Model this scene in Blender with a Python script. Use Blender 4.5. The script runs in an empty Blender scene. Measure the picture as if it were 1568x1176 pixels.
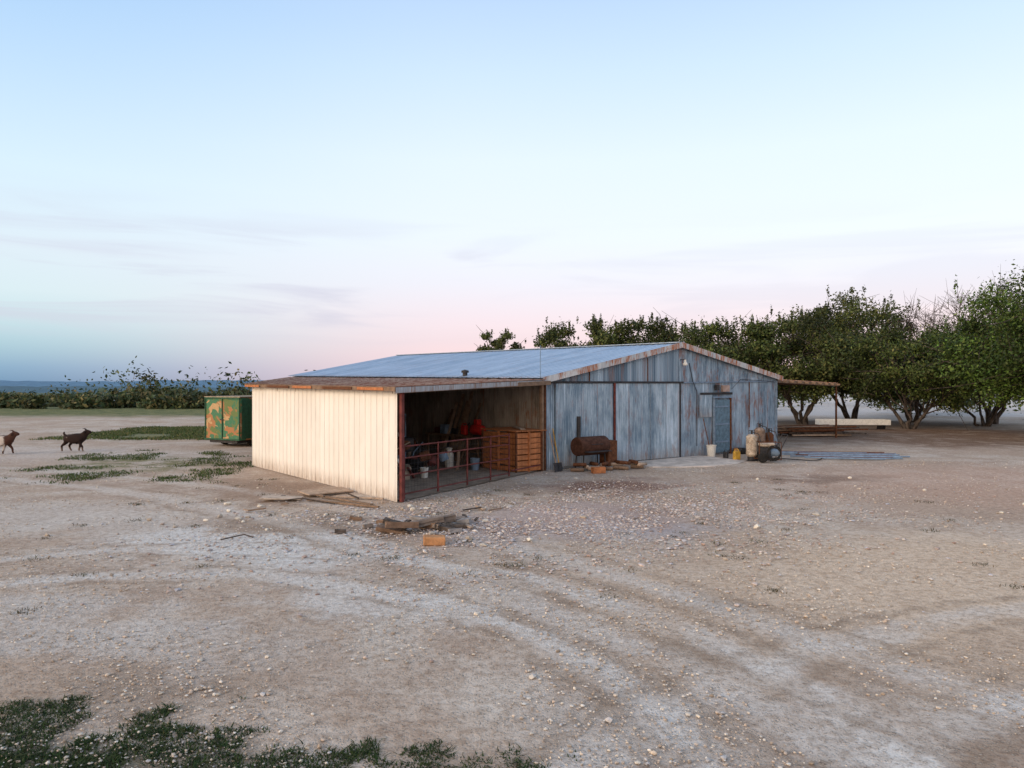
import bpy, bmesh, math, random
import numpy as np
from mathutils import Vector, Matrix, noise as mnoise
random.seed(7); rng=np.random.default_rng(7)
scene=bpy.context.scene
scene.view_settings.view_transform='Standard'; scene.view_settings.look='None'; scene.view_settings.exposure=0
COL=scene.collection
def srgb(r,g,b):
    f=lambda c:(c/255/12.92 if c/255<=0.04045 else ((c/255+0.055)/1.055)**2.4)
    return (f(r),f(g),f(b),1)
# ---------------------------------------------------------------- node helpers
class NT:
    def __init__(s,name):
        s.m=bpy.data.materials.new(name); s.m.use_nodes=True; s.t=s.m.node_tree; s.b=s.t.nodes['Principled BSDF']
        s.b.inputs['Specular IOR Level'].default_value=0.2
    def n(s,typ,**k):
        nd=s.t.nodes.new(typ)
        for a,v in k.items(): setattr(nd,a,v)
        return nd
    def l(s,a,b): s.t.links.new(a,b)
    def val(s,inp,v):
        if hasattr(v,'is_output') : s.l(v,inp)
        else: inp.default_value=v
    def math(s,op,a,b=0.0,clamp=False):
        nd=s.n('ShaderNodeMath',operation=op,use_clamp=clamp); s.val(nd.inputs[0],a); s.val(nd.inputs[1],b); return nd.outputs[0]
    def mix(s,f,a,b,mode='MIX'):
        nd=s.n('ShaderNodeMix',data_type='RGBA',blend_type=mode); s.val(nd.inputs[0],f); s.val(nd.inputs[6],a); s.val(nd.inputs[7],b); return nd.outputs[2]
    def noise(s,vec,scale,detail=4,rough=0.6,dist=0.0):
        nd=s.n('ShaderNodeTexNoise'); nd.inputs['Scale'].default_value=scale; nd.inputs['Detail'].default_value=detail
        nd.inputs['Roughness'].default_value=rough; nd.inputs['Distortion'].default_value=dist
        if vec is not None: s.l(vec,nd.inputs['Vector'])
        return nd
    def mapr(s,v,a,b,c=0.0,d=1.0,smooth=True):
        nd=s.n('ShaderNodeMapRange'); nd.interpolation_type='SMOOTHSTEP' if smooth else 'LINEAR'
        s.val(nd.inputs[0],v)
        for i,x in enumerate((a,b,c,d)): nd.inputs[i+1].default_value=x
        return nd.outputs[0]
    def mapping(s,vec,loc=(0,0,0),rot=(0,0,0),scale=(1,1,1),typ='POINT'):
        nd=s.n('ShaderNodeMapping',vector_type=typ); nd.inputs['Location'].default_value=loc; nd.inputs['Rotation'].default_value=rot; nd.inputs['Scale'].default_value=scale
        s.l(vec,nd.inputs['Vector']); return nd.outputs[0]
    def bump(s,h,strength=0.5,dist=0.02):
        nd=s.n('ShaderNodeBump'); nd.inputs['Strength'].default_value=strength; nd.inputs['Distance'].default_value=dist
        s.l(h,nd.inputs['Height']); s.l(nd.outputs[0],s.b.inputs['Normal'])
    def out(s,col,rough=0.8,metal=0.0):
        s.val(s.b.inputs['Base Color'],col); s.val(s.b.inputs['Roughness'],rough); s.b.inputs['Metallic'].default_value=metal
        return s.m
def c3(r,g,b): return (r,g,b,1)
def simple(name,col,rough=0.75,metal=0.0,var=0.35,scale=6,dirt=(0.12,0.08,0.05,1),dirtamt=0.35):
    t=NT(name); tc=t.n('ShaderNodeTexCoord').outputs['Object']
    n1=t.noise(tc,scale,5,0.65).outputs[0]; n2=t.noise(tc,scale*4.3,4,0.6).outputs[0]
    dark=tuple(c*(1-var) for c in col[:3])+(1,)
    c=t.mix(t.mapr(n1,.35,.65),dark,col)
    c=t.mix(t.mapr(n2,.52,.7,0,dirtamt),c,dirt)
    t.bump(n2,.25,.01)
    return t.out(c,rough,metal)
def metal_sheet(name,c_dark,c_light,sheet=0.66,rustamt=0.5,streak=1.0,rough=.45,metal=.25,rustcol=(0.22,0.085,0.04,1),lowdirt=.5,thr=.53):
    t=NT(name); uv=t.n('ShaderNodeUVMap').outputs[0]
    sp=t.n('ShaderNodeSeparateXYZ'); t.l(uv,sp.inputs[0]); u,v=sp.outputs[0],sp.outputs[1]
    uid=t.math('FLOOR',t.math('DIVIDE',u,sheet))
    wn=t.n('ShaderNodeTexWhiteNoise',noise_dimensions='1D'); t.l(uid,wn.inputs['W'])
    st=t.noise(t.mapping(uv,scale=(11,.8,1)),1,6,.75).outputs[0]
    big=t.noise(t.mapping(uv,scale=(1.5,.7,1)),1,4,.65).outputs[0]
    f=t.math('ADD',t.math('MULTIPLY',wn.outputs[0],.38),t.math('ADD',t.math('MULTIPLY',t.mapr(st,.36,.64),.42*streak),t.math('MULTIPLY',t.mapr(big,.38,.62),.34)))
    c=t.mix(t.mapr(f,.15,1.0,smooth=False),c_dark,c_light)
    pale=t.noise(t.mapping(uv,loc=(7,3,0),scale=(6,.5,1)),1,5,.7).outputs[0]
    c=t.mix(t.mapr(pale,.58,.68,0,.45*streak),c,tuple(min(1,x*1.45) for x in c_light[:3])+(1,))
    r1=t.noise(t.mapping(uv,scale=(2.6,.8,1)),1,8,.72).outputs[0]
    r2=t.noise(t.mapping(uv,scale=(20,2.0,1)),1,5,.7).outputs[0]
    rm=t.math('MULTIPLY',t.mapr(r1,thr,thr+.12),t.mapr(r2,.38,.56))
    fr=t.math('FRACT',t.math('DIVIDE',u,sheet))
    seam=t.math('MULTIPLY',t.mapr(fr,0,.08,1,0),t.mapr(r1,.42,.55))
    rm=t.math('MAXIMUM',rm,seam)
    low=t.math('MULTIPLY',t.mapr(v,.0,.5,1,0),t.mapr(r2,.3,.6))
    rm=t.math('MULTIPLY',rm,rustamt,True)
    c=t.mix(rm,c,rustcol)
    c=t.mix(t.math('MULTIPLY',low,lowdirt),c,(0.26,.17,.11,1))
    t.bump(st,.15,.01)
    return t.out(c,rough,metal)
# ---------------------------------------------------------------- mesh helpers
def link(o,parent=None):
    COL.objects.link(o)
    if parent is not None:
        o.parent=parent; o.matrix_parent_inverse=Matrix.Translation(-parent.location)
    return o
def empty(name,loc=(0,0,0)):
    e=bpy.data.objects.new(name,None); e.location=loc; e.empty_display_size=.3; COL.objects.link(e); return e
def fast_mesh(name,verts,faces,mat,cols=None,parent=None,smooth=False):
    me=bpy.data.meshes.new(name); verts=np.asarray(verts,dtype=np.float32); faces=np.asarray(faces,dtype=np.int32)
    k=faces.shape[1]; me.vertices.add(len(verts)); me.vertices.foreach_set('co',verts.ravel())
    me.loops.add(faces.size); me.loops.foreach_set('vertex_index',faces.ravel())
    me.polygons.add(len(faces)); me.polygons.foreach_set('loop_start',np.arange(0,faces.size,k,dtype=np.int32))
    me.polygons.foreach_set('loop_total',np.full(len(faces),k,dtype=np.int32))
    me.polygons.foreach_set('use_smooth',np.full(len(faces),smooth,dtype=bool))
    me.update(calc_edges=True); me.validate()
    if cols is not None:
        a=me.attributes.new('Col','FLOAT_COLOR','POINT'); c=np.ones((len(verts),4),dtype=np.float32); c[:,:3]=cols; a.data.foreach_set('color',c.ravel())
    me.materials.append(mat); o=bpy.data.objects.new(name,me); return link(o,parent)
def bm_obj(name,bm,mat,parent=None,smooth=False):
    me=bpy.data.meshes.new(name); bm.to_mesh(me); bm.free()
    if smooth:
        for p in me.polygons: p.use_smooth=True
    me.materials.append(mat); o=bpy.data.objects.new(name,me); return link(o,parent)
def box(name,c,s,mat,parent=None,rot=(0,0,0),bev=.008):
    bm=bmesh.new(); bmesh.ops.create_cube(bm,size=1)
    for v in bm.verts: v.co=Vector((v.co.x*s[0],v.co.y*s[1],v.co.z*s[2]))
    if bev>0: bmesh.ops.bevel(bm,geom=bm.edges[:],offset=min(bev,min(s)*.3),segments=1,affect='EDGES')
    o=bm_obj(name,bm,mat,parent); o.location=c; o.rotation_euler=rot; return o
def beam(name,p,q,w,h,mat,parent=None):
    p=Vector(p);q=Vector(q); d=q-p; L=d.length; x=d.normalized(); z=Vector((0,0,1))
    if abs(x.z)>.95: z=Vector((0.6,0.8,0)) 
    y=z.cross(x).normalized(); z=x.cross(y)
    bm=bmesh.new(); bmesh.ops.create_cube(bm,size=1)
    for v in bm.verts: v.co=Vector((v.co.x*L,v.co.y*w,v.co.z*h))
    bmesh.ops.bevel(bm,geom=bm.edges[:],offset=min(w,h)*.12,segments=1,affect='EDGES')
    o=bm_obj(name,bm,mat,parent); M=Matrix((x,y,z)).transposed()
    o.location=(p+q)/2; o.rotation_euler=M.to_euler(); return o
def lathe(name,prof,mat,parent=None,loc=(0,0,0),rot=(0,0,0),seg=20,smooth=True):
    vs=[];fs=[]
    for r,z in prof:
        for i in range(seg):
            a=2*math.pi*i/seg; vs.append((r*math.cos(a),r*math.sin(a),z))
    for j in range(len(prof)-1):
        for i in range(seg):
            fs.append((j*seg+i,j*seg+(i+1)%seg,(j+1)*seg+(i+1)%seg,(j+1)*seg+i))
    o=fast_mesh(name,vs,fs,mat,None,parent,smooth); o.location=loc; o.rotation_euler=rot
    if smooth:
        m=o.modifiers.new('es','EDGE_SPLIT'); m.split_angle=math.radians(40)
    return o
def tube(name,pts,rad,mat,parent=None,seg=8):
    vs,fs=tube_geo([pts],[rad],seg); return fast_mesh(name,vs,fs,mat,None,parent,True)
def tube_geo(paths,rads,seg=6):
    V=[];F=[];off=0
    ang=np.arange(seg)*2*np.pi/seg
    for P,R in zip(paths,rads):
        P=np.asarray(P,float); n=len(P)
        R=np.full(n,R,float) if np.isscalar(R) else np.asarray(R,float)
        T=np.gradient(P,axis=0); T/=np.linalg.norm(T,axis=1)[:,None]+1e-9
        ref=np.array([.31,.17,.93]) if abs(T[0][2])<.8 else np.array([1.,.2,0])
        X=np.cross(T,ref); X/=np.linalg.norm(X,axis=1)[:,None]+1e-9; Y=np.cross(T,X)
        ring=P[:,None,:]+R[:,None,None]*(np.cos(ang)[None,:,None]*X[:,None,:]+np.sin(ang)[None,:,None]*Y[:,None,:])
        V.append(ring.reshape(-1,3))
        for j in range(n-1):
            for i in range(seg):
                F.append((off+j*seg+i,off+j*seg+(i+1)%seg,off+(j+1)*seg+(i+1)%seg,off+(j+1)*seg+i))
        off+=n*seg
    return np.concatenate(V),F
def ribbed(name,A,B,C,D,mat,parent=None,period=.09,amp=.012,kind='sine',rows=1,uoff=0.0,voff=0.0,sag=0.0):
    A,B,C,D=[np.array(p,float) for p in (A,B,C,D)]
    L=np.linalg.norm(B-A); H=np.linalg.norm(D-A); nrm=np.cross(B-A,D-A); nrm/=np.linalg.norm(nrm)
    us=[];of=[]
    if kind=='sine':
        n=int(L/period)*6+1
        us=np.linspace(0,L,n); of=amp*np.cos(us/period*2*np.pi)
    else:
        k=0
        while k*period<L:
            b=k*period
            for du,o in ((0,0),(.012,amp),(.042,amp),(.054,0)):
                us.append(b+du); of.append(o)
            k+=1
        us.append(L); of.append(0); us=np.array(us); of=np.array(of); m=us<=L; us=us[m]; of=of[m]
    V=[];UV=[]
    for j in range(rows+1):
        t=j/rows
        for u,o in zip(us,of):
            s=u/L; lo=A+(B-A)*s; hi=D+(C-D)*s
            p=lo+(hi-lo)*t+nrm*(o+sag*math.sin(t*math.pi*1.0)*math.sin(u*1.7+uoff))
            V.append(p); UV.append((u+uoff,voff+t*H))
    n=len(us); F=[(j*n+i,j*n+i+1,(j+1)*n+i+1,(j+1)*n+i) for j in range(rows) for i in range(n-1)]
    o=fast_mesh(name,V,F,mat,None,parent,False); me=o.data
    uvl=me.uv_layers.new(name='UVMap'); idx=np.empty(len(me.loops),dtype=np.int32); me.loops.foreach_get('vertex_index',idx)
    uvl.data.foreach_set('uv',np.array(UV,dtype=np.float32)[idx].ravel()); return o
# ---------------------------------------------------------------- camera
cam=bpy.data.cameras.new('camera'); cam.sensor_width=36; cam.lens=24.8; cam.clip_end=20000; cam.clip_start=.05
co=bpy.data.objects.new('camera',cam); co.location=(0,0,2.8); co.rotation_euler=(math.radians(90),0,0); COL.objects.link(co); scene.camera=co
# ---------------------------------------------------------------- world
w=bpy.data.worlds.new('World'); scene.world=w; w.use_nodes=True; nt=w.node_tree; nt.nodes.clear()
def WN(t,**k):
    n=nt.nodes.new(t)
    for a,v in k.items(): setattr(n,a,v)
    return n
L=nt.links.new
tc=WN('ShaderNodeTexCoord'); sp=WN('ShaderNodeSeparateXYZ'); L(tc.outputs['Generated'],sp.inputs[0])
def ramp(stops):
    r=WN('ShaderNodeValToRGB'); e=r.color_ramp.elements
    e[0].position=stops[0][0]; e[0].color=srgb(*stops[0][1]); e[1].position=stops[-1][0]; e[1].color=srgb(*stops[-1][1])
    for p,c in stops[1:-1]:
        x=e.new(p); x.color=srgb(*c)
    L(sp.outputs[2],r.inputs[0]); return r.outputs[0]
rl=ramp([(0,(96,146,184)),(.02,(116,166,202)),(.045,(152,194,216)),(.075,(186,216,230)),(.11,(208,228,238)),(.16,(216,230,242)),(.25,(212,234,249)),(.35,(190,220,249)),(.45,(164,203,245)),(1,(165,190,225))])
rr=ramp([(0,(238,208,216)),(.04,(241,212,223)),(.09,(239,221,234)),(.14,(235,232,245)),(.2,(234,241,251)),(.3,(228,241,253)),(.4,(208,230,252)),(.5,(184,212,249)),(1,(165,190,225))])
def MR(src,a,b,c=0.,d=1.):
    m=WN('ShaderNodeMapRange'); m.interpolation_type='SMOOTHSTEP'; L(src,m.inputs[0])
    for i,x in enumerate((a,b,c,d)): m.inputs[i+1].default_value=x
    return m.outputs[0]
def MX(f,a,b):
    m=WN('ShaderNodeMix',data_type='RGBA'); L(f,m.inputs[0]); L(a,m.inputs[6])
    if hasattr(b,'is_output'): L(b,m.inputs[7])
    else: m.inputs[7].default_value=b
    return m.outputs[2]
def ML(a,b):
    m=WN('ShaderNodeMath',operation='MULTIPLY'); L(a,m.inputs[0])
    if hasattr(b,'is_output'): L(b,m.inputs[1])
    else: m.inputs[1].default_value=b
    return m.outputs[0]
col=MX(MR(sp.outputs[0],-.66,-.02),rl,rr)
mp=WN('ShaderNodeMapping'); mp.inputs['Scale'].default_value=(1.6,1.6,16); mp.inputs['Rotation'].default_value=(0.0,.05,0); L(tc.outputs['Generated'],mp.inputs[0])
nz=WN('ShaderNodeTexNoise'); nz.inputs['Scale'].default_value=1.7; nz.inputs['Detail'].default_value=6; nz.inputs['Distortion'].default_value=.7; L(mp.outputs[0],nz.inputs['Vector'])
cl=ML(ML(ML(MR(nz.outputs[0],.42,.64),MR(sp.outputs[2],.25,.15)),MR(sp.outputs[2],.04,.10)),MR(sp.outputs[0],.15,-.3,.25,.65))
col=MX(cl,col,srgb(198,196,220))
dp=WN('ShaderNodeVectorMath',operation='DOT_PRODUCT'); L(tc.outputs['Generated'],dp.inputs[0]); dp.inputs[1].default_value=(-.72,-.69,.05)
glow=ML(MR(dp.outputs['Value'],.25,.95),MR(sp.outputs[2],.85,.1))  # warm glow added to the unseen sky behind the camera, brightens ground and wall
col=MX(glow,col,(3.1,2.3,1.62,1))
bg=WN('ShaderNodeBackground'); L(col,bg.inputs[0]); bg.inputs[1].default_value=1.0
sky=WN('ShaderNodeTexSky'); sky.sky_type='NISHITA'; sky.sun_disc=False
SUN_EL=math.radians(24); sd=Vector((-.86,-.51,0)).normalized()
sky.sun_elevation=math.radians(4); sky.sun_rotation=math.atan2(sd.x,sd.y)
b2=WN('ShaderNodeBackground'); L(sky.outputs[0],b2.inputs[0]); b2.inputs[1].default_value=.05
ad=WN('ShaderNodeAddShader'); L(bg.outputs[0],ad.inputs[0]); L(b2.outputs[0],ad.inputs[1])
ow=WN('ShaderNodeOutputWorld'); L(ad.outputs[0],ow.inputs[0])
sl=bpy.data.lights.new('sun','SUN'); sl.energy=1.5; sl.angle=math.radians(24); sl.color=(1,.86,.71)
so=bpy.data.objects.new('sun',sl); d=Vector((sd.x*math.cos(SUN_EL),sd.y*math.cos(SUN_EL),math.sin(SUN_EL)))
so.rotation_euler=d.to_track_quat('Z','Y').to_euler(); so.location=(-20,-15,15); COL.objects.link(so)
# ---------------------------------------------------------------- ground
def ground_mat():
    t=NT('gravel_ground'); g=t.n('ShaderNodeNewGeometry').outputs['Position']
    wob=t.noise(g,.55,5,.65).outputs['Color']
    v1=t.n('ShaderNodeVectorMath',operation='SUBTRACT'); t.l(wob,v1.inputs[0]); v1.inputs[1].default_value=(.5,.5,.5)
    def warped(a):
        v2=t.n('ShaderNodeVectorMath',operation='SCALE'); t.l(v1.outputs[0],v2.inputs[0]); v2.inputs['Scale'].default_value=a
        v3=t.n('ShaderNodeVectorMath',operation='ADD'); t.l(g,v3.inputs[0]); t.l(v2.outputs[0],v3.inputs[1]); return v3.outputs[0]
    w1=warped(5.0); w2=warped(14.0); ws=warped(2.0)
    def blob(cx,cy,rx,ry,rot=0,soft=.6,src=None):
        m=t.mapping(src or w1,(cx,cy,0),(0,0,math.radians(rot)),(rx,ry,1e5),'TEXTURE')
        ln=t.n('ShaderNodeVectorMath',operation='LENGTH'); t.l(m,ln.inputs[0])
        return t.mapr(ln.outputs['Value'],1,1-soft)
    big=t.noise(g,.22,6,.68,.4).outputs[0]; mid=t.noise(g,.9,6,.72,.4).outputs[0]; fine=t.noise(g,9,5,.75).outputs[0]; vf=t.noise(g,45,3,.7).outputs[0]
    c=t.mix(t.mapr(big,.38,.62),c3(.49,.375,.285),c3(.61,.53,.45))
    c=t.mix(t.mapr(mid,.42,.64,0,.8),c,c3(.43,.325,.25))
    c=t.mix(t.math('MULTIPLY',blob(6.5,10.5,7,4.5,10,.8),.7),c,c3(.73,.56,.40))
    c=t.mix(t.math('MULTIPLY',blob(14,20,10,7,10,.8),.6),c,c3(.57,.365,.265))
    c=t.mix(t.math('MULTIPLY',blob(-4.8,12.2,4.2,1.5,-25,.7),.85),c,c3(.70,.68,.645))
    c=t.mix(t.math('MULTIPLY',blob(-2.0,9.3,3.6,.9,-30,.8),.65),c,c3(.68,.65,.61))
    c=t.mix(t.math('MULTIPLY',blob(-5.5,8.2,5.0,1.1,-12,.8),.5),c,c3(.64,.61,.57))
    c=t.mix(t.math('MULTIPLY',blob(-10,15,7,2.5,-5,.8),.5),c,c3(.63,.59,.54))
    c=t.mix(t.math('MULTIPLY',blob(-20,28,12,5,0,.8),.5),c,c3(.63,.55,.49))
    c=t.mix(t.math('MULTIPLY',blob(1.5,5.4,3.8,1.3,15,.8),.45),c,c3(.47,.41,.36))
    c=t.mix(t.math('MULTIPLY',blob(-6.5,18.5,3.8,2.2,-45,.6),.75),c,c3(.30,.205,.145))
    c=t.mix(t.math('MULTIPLY',blob(-3.8,13.8,3.2,1.3,-20,.7),.75),c,c3(.29,.21,.15))
    c=t.mix(t.math('MULTIPLY',blob(2.6,19.3,2.9,1.8,20,.7),.88),c,c3(.22,.12,.09))
    c=t.mix(t.math('MULTIPLY',blob(8.5,21,3.5,.9,10,.8),.75),c,c3(.26,.165,.115))
    c=t.mix(t.math('MULTIPLY',blob(.8,14.6,4.6,2.6,25,.7),.75),c,c3(.46,.36,.335))
    c=t.mix(t.math('MULTIPLY',blob(2.5,13.5,3,1.2,15,.8),.5),c,c3(.46,.44,.46))
    for (x,y,rx,ry,r) in ((1.9,7.4,.5,.55,30),(3.6,5.2,.7,.4,60),(2.6,9.0,.6,.35,0),(1.0,6.2,.35,.8,20),(-3.3,6.5,1.2,.5,0),(5.0,6.3,.8,.3,10),(-.5,5.2,.3,.6,0)):
        c=t.mix(t.math('MULTIPLY',blob(x,y,rx*1.5,ry*1.5,r,.9,ws),.5),c,c3(.27,.195,.14))
    wt=warped(.9)
    for cx,cy,R,wd,a in ((-5,3.8,6.6,.24,.8),(-5,3.8,8.2,.26,.75),(9,-2,9.5,.26,.55),(9,-2,11.1,.26,.55),(-30,-14,38,.32,.55),(-30,-14,39.8,.32,.55)):
        m=t.mapping(wt,(cx,cy,0),(0,0,0),(1,1,1e5),'TEXTURE'); ln=t.n('ShaderNodeVectorMath',operation='LENGTH'); t.l(m,ln.inputs[0])
        dd=t.math('ABSOLUTE',t.math('SUBTRACT',ln.outputs['Value'],R)); k=t.math('MULTIPLY',t.mapr(dd,wd*1.3,wd*.3),t.mapr(mid,.35,.6,.3,1))
        c=t.mix(t.math('MULTIPLY',k,a),c,c3(.70,.66,.61))
        k2=t.math('MULTIPLY',t.mapr(t.math('ABSOLUTE',t.math('SUBTRACT',dd,wd*1.6)),.14,0),t.mapr(mid,.38,.58,.1,.6))
        c=t.mix(k2,c,c3(.34,.26,.195))
    c=t.mix(t.math('MULTIPLY',blob(24,38,13,9,15,.5),t.mapr(mid,.3,.55,.4,.95)),c,c3(.20,.12,.075))  # under-tree shadow and leaf litter, both put into this brown
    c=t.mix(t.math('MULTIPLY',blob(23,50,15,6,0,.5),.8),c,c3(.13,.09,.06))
    gr=t.mix(t.mapr(mid,.35,.65),c3(.07,.10,.03),c3(.22,.21,.08))
    c=t.mix(t.math('MULTIPLY',blob(-16.5,40,9,5,10,.4),.9),c,gr)
    c=t.mix(t.math('MULTIPLY',blob(-13.0,25,4.2,3.4,-35,.7),t.mapr(mid,.42,.56,.1,.85)),c,gr)
    c=t.mix(t.math('MULTIPLY',blob(-3.9,4.7,3.3,1.5,-6,.4,ws),t.mapr(mid,.35,.6,.95,.55)),c,c3(.085,.08,.045))
    sx=t.n('ShaderNodeSeparateXYZ'); t.l(w2,sx.inputs[0]); far=t.mapr(sx.outputs[1],56,66); left=t.mapr(sx.outputs[0],10,-10)
    c=t.mix(t.math('MULTIPLY',far,left),c,gr)
    c=t.mix(t.math('MULTIPLY',far,t.math('SUBTRACT',1.0,left)),c,c3(.62,.58,.55))
    vo=t.n('ShaderNodeTexVoronoi'); vo.inputs['Scale'].default_value=34; t.l(g,vo.inputs['Vector'])
    sv=t.n('ShaderNodeSeparateXYZ'); t.l(vo.outputs['Color'],sv.inputs[0])
    stone=t.math('MULTIPLY',t.mapr(sv.outputs[0],.55,.75),t.mapr(vo.outputs['Distance'],.5,.3))
    c=t.mix(t.math('MULTIPLY',stone,t.mapr(fine,.38,.62,.05,.6)),c,t.mix(sv.outputs[1],c3(.38,.31,.25),c3(.80,.73,.64)))
    c=t.mix(t.mapr(fine,.38,.66,0,.7),c,t.mix(1.0,c,c3(.58,.51,.45),'MULTIPLY'))
    c=t.mix(t.mapr(vf,.50,.70,0,.65),c,t.mix(1.0,c,c3(.48,.43,.39),'MULTIPLY'))
    h=t.math('ADD',t.math('MULTIPLY',fine,.9),t.math('ADD',t.math('MULTIPLY',stone,.5),t.math('MULTIPLY',vf,.4)))
    t.bump(h,.9,.035)
    return t.out(c,.95)
def gz(x,y):
    z=0
    if y>70: 
        k=min(1,max(0,(y-70)/60)); k=k*k*(3-2*k)
        sidef=min(1,max(0,(25-x)/45)) if y<400 else 1
        z-=k*min((y-70)*.03,26)*sidef
    return z
N=260; tt=np.linspace(-1,1,N); ax=np.sinh(tt*7.2)/math.sinh(7.2)*9000
V=[]
for y in ax:
    for x in ax:
        z=gz(x,y)+(.025*mnoise.noise(Vector((x*.35,y*.35,0)))+.012*mnoise.noise(Vector((x*1.7,y*1.7,3))) if abs(x)<80 and abs(y)<80 else 0)
        V.append((x,y,z-.012))
F=[(j*N+i,j*N+i+1,(j+1)*N+i+1,(j+1)*N+i) for j in range(N-1) for i in range(N-1)]
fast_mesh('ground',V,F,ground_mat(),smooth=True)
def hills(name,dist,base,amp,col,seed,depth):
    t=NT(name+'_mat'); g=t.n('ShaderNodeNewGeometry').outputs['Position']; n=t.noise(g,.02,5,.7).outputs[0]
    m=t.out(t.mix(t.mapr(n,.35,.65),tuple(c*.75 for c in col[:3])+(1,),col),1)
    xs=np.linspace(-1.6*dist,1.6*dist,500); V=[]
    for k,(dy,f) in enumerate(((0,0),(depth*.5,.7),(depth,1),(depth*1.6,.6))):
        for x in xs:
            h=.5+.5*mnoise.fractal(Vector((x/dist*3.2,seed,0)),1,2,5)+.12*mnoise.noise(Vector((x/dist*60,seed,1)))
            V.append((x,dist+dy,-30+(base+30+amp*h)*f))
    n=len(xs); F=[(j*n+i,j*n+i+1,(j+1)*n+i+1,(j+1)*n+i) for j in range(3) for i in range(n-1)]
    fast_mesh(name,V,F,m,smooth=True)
hills('distant_hills',5200,-6,64,c3(.10,.20,.30),2.3,900)  # distance haze is put into the hill colours, bluer the farther they stand
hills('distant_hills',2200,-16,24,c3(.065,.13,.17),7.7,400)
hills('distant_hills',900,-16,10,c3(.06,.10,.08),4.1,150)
# ---------------------------------------------------------------- loose stones
def colmat(name,rough=.9,transl=0.0):
    t=NT(name); a=t.n('ShaderNodeAttribute',attribute_name='Col'); t.out(a.outputs['Color'],rough)
    if transl>0:
        tr=t.n('ShaderNodeBsdfTranslucent'); t.l(a.outputs['Color'],tr.inputs[0]); mxs=t.n('ShaderNodeMixShader'); mxs.inputs[0].default_value=transl
        t.l(t.b.outputs[0],mxs.inputs[1]); t.l(tr.outputs[0],mxs.inputs[2]); t.l(mxs.outputs[0],t.t.nodes['Material Output'].inputs[0])
    return t.m
stone_mat=colmat('loose_stone')
P1=np.array((-2.72,16.7)); P2=np.array((-8.9,24.2)); P3=np.array((1.04,22.9)); P4=np.array((11.4,30.5))
gdir=(P4-P3)/np.linalg.norm(P4-P3); ndir=np.array((gdir[1],-gdir[0])); wdir=np.array((-.636,.772))
bm=bmesh.new(); bmesh.ops.create_icosphere(bm,subdivisions=1,radius=1); ICO=np.array([v.co[:] for v in bm.verts]); ICF=np.array([[v.index for v in f.verts] for f in bm.faces]); bm.free()
def stones(name,xy,size,palette,mat,flat=.55,parent=None):
    n=len(xy); S=size[:,None]*rng.uniform(.6,1.3,(n,3)); S[:,2]*=flat
    base=ICO[None]*rng.uniform(.72,1.2,(n,12,1))*S[:,None,:]
    a=rng.uniform(0,6.28,n); ca,sa=np.cos(a),np.sin(a)
    x=base[...,0]*ca[:,None]-base[...,1]*sa[:,None]; y=base[...,0]*sa[:,None]+base[...,1]*ca[:,None]
    z=base[...,2]+S[:,2:3]*.2
    V=np.stack([x+xy[:,0:1],y+xy[:,1:2],z],-1).reshape(-1,3)
    F=(ICF[None]+np.arange(n)[:,None,None]*12).reshape(-1,3)
    pal=np.array(palette)[rng.integers(0,len(palette),n)]*rng.uniform(.75,1.1,(n,1)); C=np.repeat(pal,12,0)
    return fast_mesh(name,V,F,mat,np.clip(C,0,.85),parent)
pal=[(.60,.52,.42),(.52,.41,.32),(.42,.34,.27),(.56,.46,.36),(.36,.28,.21),(.66,.60,.52),(.46,.43,.41)]
n=36000; D=4*np.exp(rng.uniform(0,1,n)*math.log(26/4)); X=rng.uniform(-1,1,n)*(D*.85+1.5)
keep=np.array([mnoise.noise(Vector((x*.5,y*.5,9)))+.35*mnoise.noise(Vector((x*2,y*2,4)))>-.22+.4*rng.random() for x,y in zip(X,D)])
def inside(x,y):
    r=np.stack([x-P3[0],y-P3[1]],-1); u=r@gdir; v=r@wdir
    q=np.stack([x-P1[0],y-P1[1]],-1); return ((v>-.05)&(u>-8)) | (((q@np.array([.855,-.519]))<0)&((q@gdir)>-.1)&(v>-2.8))
keep&=~inside(X,D)
X=X[keep];D=D[keep]; sz=np.minimum(rng.gamma(1.8,.0032,len(X))+.004+.0003*D,.032)
stones('gravel',np.stack([X,D],-1),sz,pal,stone_mat)
n=22000; a=rng.normal(0,1,(n,2))*np.array([3.3,2.0]); th=math.radians(22)
X=1.5+a[:,0]*math.cos(th)-a[:,1]*math.sin(th); D=14.9+a[:,0]*math.sin(th)+a[:,1]*math.cos(th)
k=~inside(X,D)&(D>4); k&=np.array([mnoise.noise(Vector((x*.7,y*.7,2)))+.3*mnoise.noise(Vector((x*2.5,y*2.5,2)))>-.3+.55*rng.random()-.15 for x,y in zip(X,D)]); X=X[k];D=D[k]
stones('gravel',np.stack([X,D],-1),np.minimum(rng.gamma(2.0,.0062,len(X))+.006,.048),[(.54,.455,.41),(.45,.36,.315),(.46,.45,.475),(.32,.265,.245),(.60,.54,.485),(.38,.27,.22),(.48,.39,.33)],stone_mat,.45)
X=np.concatenate([rng.uniform(-7.5,1.5,60),rng.uniform(-12,12,30)]); D=np.concatenate([rng.normal(14.9,.8,60),rng.uniform(9,22,30)])
k=~inside(X,D); X=X[k];D=D[k]
stones('scattered_rocks',np.stack([X,D],-1),rng.uniform(.02,.085,len(X)),[(.66,.60,.50),(.52,.47,.40),(.40,.33,.26)],stone_mat,.6)
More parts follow.
